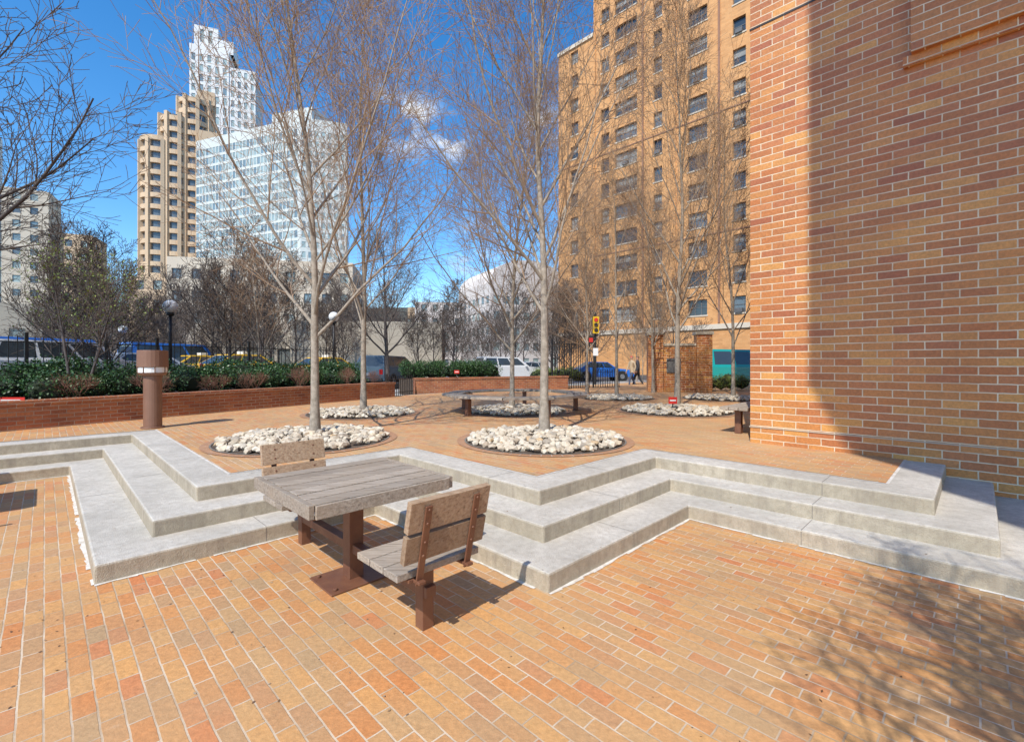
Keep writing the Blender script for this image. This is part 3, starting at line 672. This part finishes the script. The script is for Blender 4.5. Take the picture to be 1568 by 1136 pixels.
# ------------------------------------------------------------------ vehicles
def car(name,loc,ang,paint,kind):
    if kind=='van': W,body,gh,wb=1.95,[(-2.5,.35),(2.45,.35),(2.5,.7),(2.4,.98),(1.65,1.12),(-2.5,1.12)],[(-2.46,1.12),(1.62,1.12),(1.0,2.02),(-2.4,2.05)],(-1.55,1.6)
    elif kind=='suv': W,body,gh,wb=1.92,[(-2.3,.38),(2.3,.38),(2.36,.72),(2.2,1.0),(1.1,1.1),(-2.33,1.1),(-2.36,.7)],[(-2.25,1.1),(1.05,1.1),(.35,1.68),(-1.95,1.72)],(-1.4,1.42)
    else: W,body,gh,wb=1.82,[(-2.3,.3),(2.3,.3),(2.34,.6),(2.1,.82),(1.0,.93),(-1.7,.95),(-2.3,.9),(-2.35,.6)],[(-1.75,.93),(1.05,.91),(.35,1.40),(-.95,1.42)],(-1.35,1.4)
    B=MB(); h=W/2
    def ext(pf,f,mi):
        n=len(pf); vs=[(x,-f(z),z) for x,z in pf]+[(x,f(z),z) for x,z in pf]
        B.add(vs,[tuple(range(n)),tuple(reversed(range(n,2*n)))]+[(i,i+n,(i+1)%n+n,(i+1)%n) for i in range(n)],mi)
    zb=gh[0][1]; zt=gh[2][1]
    fb=lambda z:h-.04*abs(z-.65); fg=lambda z:h*.94-(z-zb)/(zt-zb)*.2*h
    ext(body,fb,0); ext(gh,fg,0)
    g0,g1,g2,g3=[Vector((p[0],0,p[1])) for p in gh]
    def pt(u,v,s):
        lo=g0.lerp(g1,u); hi=g3.lerp(g2,u); q=lo.lerp(hi,v); return Vector((q.x,s*(fg(q.z)+.006),q.z))
    cuts=[(.05,.33),(.36,.64),(.67,.93)]
    for s in(-1,1):
        for a,b in cuts: B.quad(pt(a,.14,s),pt(b,.14,s),pt(b,.88,s),pt(a,.88,s),1)
    def endp(lo,hi,dx):
        q0=lo.lerp(hi,.1); q1=lo.lerp(hi,.88); B.quad(Vector((q0.x+dx,-fg(q0.z)*.9,q0.z)),Vector((q0.x+dx,fg(q0.z)*.9,q0.z)),Vector((q1.x+dx,fg(q1.z)*.9,q1.z)),Vector((q1.x+dx,-fg(q1.z)*.9,q1.z)),1)
    endp(g1,g2,.012); endp(g0,g3,-.012)
    for x in wb:
        for s in(-1,1):
            y=s*(h-.03); B.cyl((x,y-.2*s,.34),(x,y+.028*s,.34),.42,None,20,4) 
            B.cyl((x,y-.2*s,.33),(x,y+.045*s,.33),.33,None,20,2); B.cyl((x,y,.33),(x,y+.055*s,.33),.2,.17,12,3)
    xf=body[2][0]; xr=min(p[0] for p in body)
    for s in(-1,1):
        B.cbox((xf-.02,s*h*.72,.72),(.08,0,0),(0,.34,0),(0,0,.14),6); B.cbox((xr+.02,s*h*.8,.85),(.07,0,0),(0,.2,0),(0,0,.26),5)
        B.cbox((.75,s*(h+.08),zb+.06),(.1,0,0),(0,.16,0),(0,0,.12),0)
    B.cbox((xf-.03,0,.45),(.12,0,0),(0,W*.86,0),(0,0,.16),4); B.cbox((xr+.03,0,.45),(.12,0,0),(0,W*.86,0),(0,0,.16),4); B.cbox((xf-.0,0,.66),(.05,0,0),(0,.8,0),(0,0,.12),4)
    B.cbox((xr-.012,0,.72),(.02,0,0),(0,.32,0),(0,0,.15),3)
    if kind=='cab': B.cbox((-.1,0,1.5),(.3,0,0),(0,.5,0),(0,0,.14),6)
    o=B.obj(name,[paint,M['g1'],M['tyre'],M['chrome'],M['plastic'],M['tail'],M['head']],bevel=.03)
    o.location=loc; o.rotation_euler=(0,0,ang)
pt_=lambda n,c:nmat(n,c,c,1,.25,0,0,None,.7)
dgrey=pt_('paint_graphite',(.06,.09,.12)); wht=pt_('paint_white',(.62,.63,.64)); blu=pt_('paint_blue',(.03,.16,.55)); teal=pt_('paint_teal',(.01,.33,.30)); silv=pt_('paint_silver',(.38,.42,.46)); cabp=pt_('paint_cab_yellow',(.72,.42,.02))
wa=math.atan2(wd.y,wd.x)
car('parked_suv',(-6.9,26.6,.29),math.radians(75),dgrey,'suv')
car('parked_suv',(-.2,30.5,.28),math.radians(25),wht,'suv'); car('parked_car',(-2.6,31.5,.28),math.radians(25),silv,'sedan'); car('parked_car',(1.6,33.5,.28),math.radians(25),wht,'sedan')
car('parked_car',(6.6,35,.28),math.radians(8),blu,'sedan')
car('parked_van',(12.6,25.5,.28),math.radians(10),teal,'van')
car('taxi',(-12.8,22.4,.59),wa,cabp,'cab'); car('taxi',(-10.6,27.0,.5),wa,cabp,'cab'); car('taxi',(-16.8,25.5,.59),wa,cabp,'cab')
car('white_car',(-14.6,15.6,.59),wa,wht,'suv'); car('silver_car',(-15.2,19.5,.59),wa,silv,'sedan')
car('blue_van',(-19.5,20,.59),wa,blu,'van'); car('blue_van',(-22.5,23,.59),wa,blu,'van'); car('blue_van',(-18.2,25.5,.59),wa,blu,'van'); car('blue_car',(-16.8,14.4,.59),wa,blu,'suv')
# ------------------------------------------------------------------ people
def person(name,loc,ang,coat,trou,hat,stride=.28):
    V=[];E=[];Rd=[]
    def a(p,r,par=None):
        V.append(p);Rd.append(r)
        if par is not None:E.append((par,len(V)-1))
        return len(V)-1
    pel=a((0,0,.93),(.15,.12)); w=a((0,0,1.08),(.14,.105),pel); ch=a((.01,0,1.30),(.17,.12),w); nk0=a((0,0,1.44),(.09,.08),ch); nk=a((.01,0,1.50),(.052,.052),nk0); hd=a((.02,0,1.58),(.078,.088),nk); hd2=a((.025,0,1.66),(.08,.095),hd); tp=a((.02,0,1.71),(.055,.065),hd2)
    for s in(-1,1):
        hip=a((0,s*.09,.87),(.10,.10),pel); kn=a((stride*s*.5+.05,s*.09,.48),(.065,.065),hip); an=a((stride*s-.04,s*.09,.09),(.042,.042),kn); a((stride*s+.12,s*.10,.04),(.04,.035),an)
        sh=a((0,s*.19,1.39),(.065,.065),ch); el=a((-.06*s,s*.26,1.12),(.048,.048),sh); wr=a((.1-.08*s,s*.25,.89),(.032,.032),el); pm=a((.12-.08*s,s*.25,.83),(.03,.02),wr)
        for k in range(4): f=a((.095-.08*s+.018*k,s*.25,.775-.004*(k%3)),(.008,.008),pm); a((.10-.08*s+.018*k,s*.242,.745),(.007,.007),f)
        f=a((.15-.08*s,s*.235,.81),(.009,.009),pm)
    me=bpy.data.meshes.new(name); me.from_pydata(V,E,[]); o=bpy.data.objects.new(name,me); scene.collection.objects.link(o)
    m=o.modifiers.new('s','SKIN'); sv=me.skin_vertices[0].data
    for i,r in enumerate(Rd): sv[i].radius=r; sv[i].use_root=(i==0)
    m2=o.modifiers.new('u','SUBSURF'); m2.levels=1; m2.render_levels=1
    dg=bpy.context.evaluated_depsgraph_get(); me2=bpy.data.meshes.new_from_object(o.evaluated_get(dg)); o.modifiers.clear(); 
    skin=nmat('skin',(.45,.25,.17),(.42,.23,.15),4,.6); ms=[skin,coat,trou,M['plastic'],hat]
    me2.materials.clear()
    for x in ms: me2.materials.append(x)
    for p in me2.polygons:
        z=p.center.z; y=abs(p.center.y); p.use_smooth=True
        if z<.09:i=3
        elif z<.8 and y<.2:i=2
        elif z<.875 and y>=.2:i=0
        elif z<1.5:i=1
        elif z>1.66 or (z>1.56 and p.center.x<-.01):i=4
        else:i=0
        p.material_index=i
    o.data=me2; o.location=loc; o.rotation_euler=(0,0,ang)
try:
    person('pedestrian',(6.55,25.5,.277),math.radians(200),nmat('tan_coat',(.50,.38,.24)),nmat('blue_jeans',(.06,.08,.14)),M['red'])
    person('pedestrian',(7.0,26.0,.277),math.radians(160),nmat('dark_coat',(.05,.05,.06)),nmat('dark_trousers',(.03,.03,.035)),nmat('dark_hair',(.03,.02,.015)))
except Exception as ex: print('person',ex)
# debris
B=MB(); rd=random.Random(3)
for i in range(620):
    y=rd.uniform(1.2,9); x=rd.uniform(-1.2,1.2)*y; 
    a,b=(x+y)*S,(-x+y)*S
    def lev(k): return (b>9.16+k) or (a>.25+k and b>4.51+k) or (a>2.47+k and b>2.11+k) or (a>4.68+k and b>-.5+k)
    z=.004
    if lev(0): z=.144
    if lev(.385): z=.284
    if lev(.77): z=.432
    if a>7.3: continue
    s=rd.uniform(.004,.012); t=rd.random()*6
    c=Vector((x,y,z)); e=Vector((math.cos(t),math.sin(t),rd.uniform(0,.3)))*s; f=Vector((-math.sin(t),math.cos(t),rd.uniform(0,.3)))*s*.5
    B.add([c-e,c-f,c+e,c+f],[(0,1,2,3)],0)
B.obj('dry_leaf_litter',[M['deb']],uv=False)
# ------------------------------------------------------------------ light, sky, camera
el=math.radians(48); dx,dy=.42,.9075
sun=bpy.data.lights.new('sun','SUN'); sun.energy=5.0; sun.angle=math.radians(.5); sun.color=(1,.95,.87)
so=bpy.data.objects.new('sun',sun); scene.collection.objects.link(so)
so.rotation_euler=Vector((dx*math.cos(el),dy*math.cos(el),-math.sin(el))).to_track_quat('-Z','Y').to_euler()
w=bpy.data.worlds.new('World'); scene.world=w; w.use_nodes=True; nt=w.node_tree
bg=nt.nodes['Background']; sky=nt.nodes.new('ShaderNodeTexSky'); sky.sky_type='NISHITA'; sky.sun_disc=False; sky.sun_elevation=el; sky.sun_rotation=math.atan2(-dx,-dy)
sky.air_density=1.0; sky.dust_density=.3; sky.ozone_density=2.5
tc=nt.nodes.new('ShaderNodeTexCoord')
hs=nt.nodes.new('ShaderNodeHueSaturation'); hs.inputs['Saturation'].default_value=1.35; hs.inputs['Value'].default_value=1.6; nt.links.new(sky.outputs[0],hs.inputs['Color'])
col=hs.outputs[0]
mp=nt.nodes.new('ShaderNodeMapping'); mp.inputs['Scale'].default_value=(1,1,1.8); mp.inputs['Rotation'].default_value=(0,.5,0); nt.links.new(tc.outputs['Generated'],mp.inputs[0])
n=noise_n(nt,mp.outputs[0],11,9,.66)
mask=None
for (u,v,rad) in ((620,180,.085),(690,212,.05),(835,195,.05),(730,385,.07)):
    dvec=Vector(((u-784)/715,1,(556-v)/715)).normalized()
    vd=nt.nodes.new('ShaderNodeVectorMath'); vd.operation='DISTANCE'; nt.links.new(tc.outputs['Generated'],vd.inputs[0]); vd.inputs[1].default_value=dvec
    q=mr(nt,vd.outputs['Value'],0,rad,1,0)
    mask=q if mask is None else mth(nt,'MAXIMUM',mask,q)
cf=mr(nt,n.outputs[0],.45,.62,0,1)
cf=mth(nt,'MULTIPLY',cf,mask); cf=mr(nt,cf,.0,.6,0,.9)
col=mixc(nt,cf,col,(6.6,6.7,6.9))
nt.links.new(col,bg.inputs[0]); bg.inputs[1].default_value=.15
cam=bpy.data.cameras.new('camera'); co=bpy.data.objects.new('camera',cam); scene.collection.objects.link(co)
co.location=(0,0,1.6); co.rotation_euler=(math.radians(90),0,0); cam.sensor_width=36; cam.lens=16.416; cam.shift_y=-.0077; cam.clip_end=3000; cam.clip_start=.05
scene.camera=co
scene.view_settings.view_transform='Standard'; scene.view_settings.look='None'; scene.view_settings.exposure=0
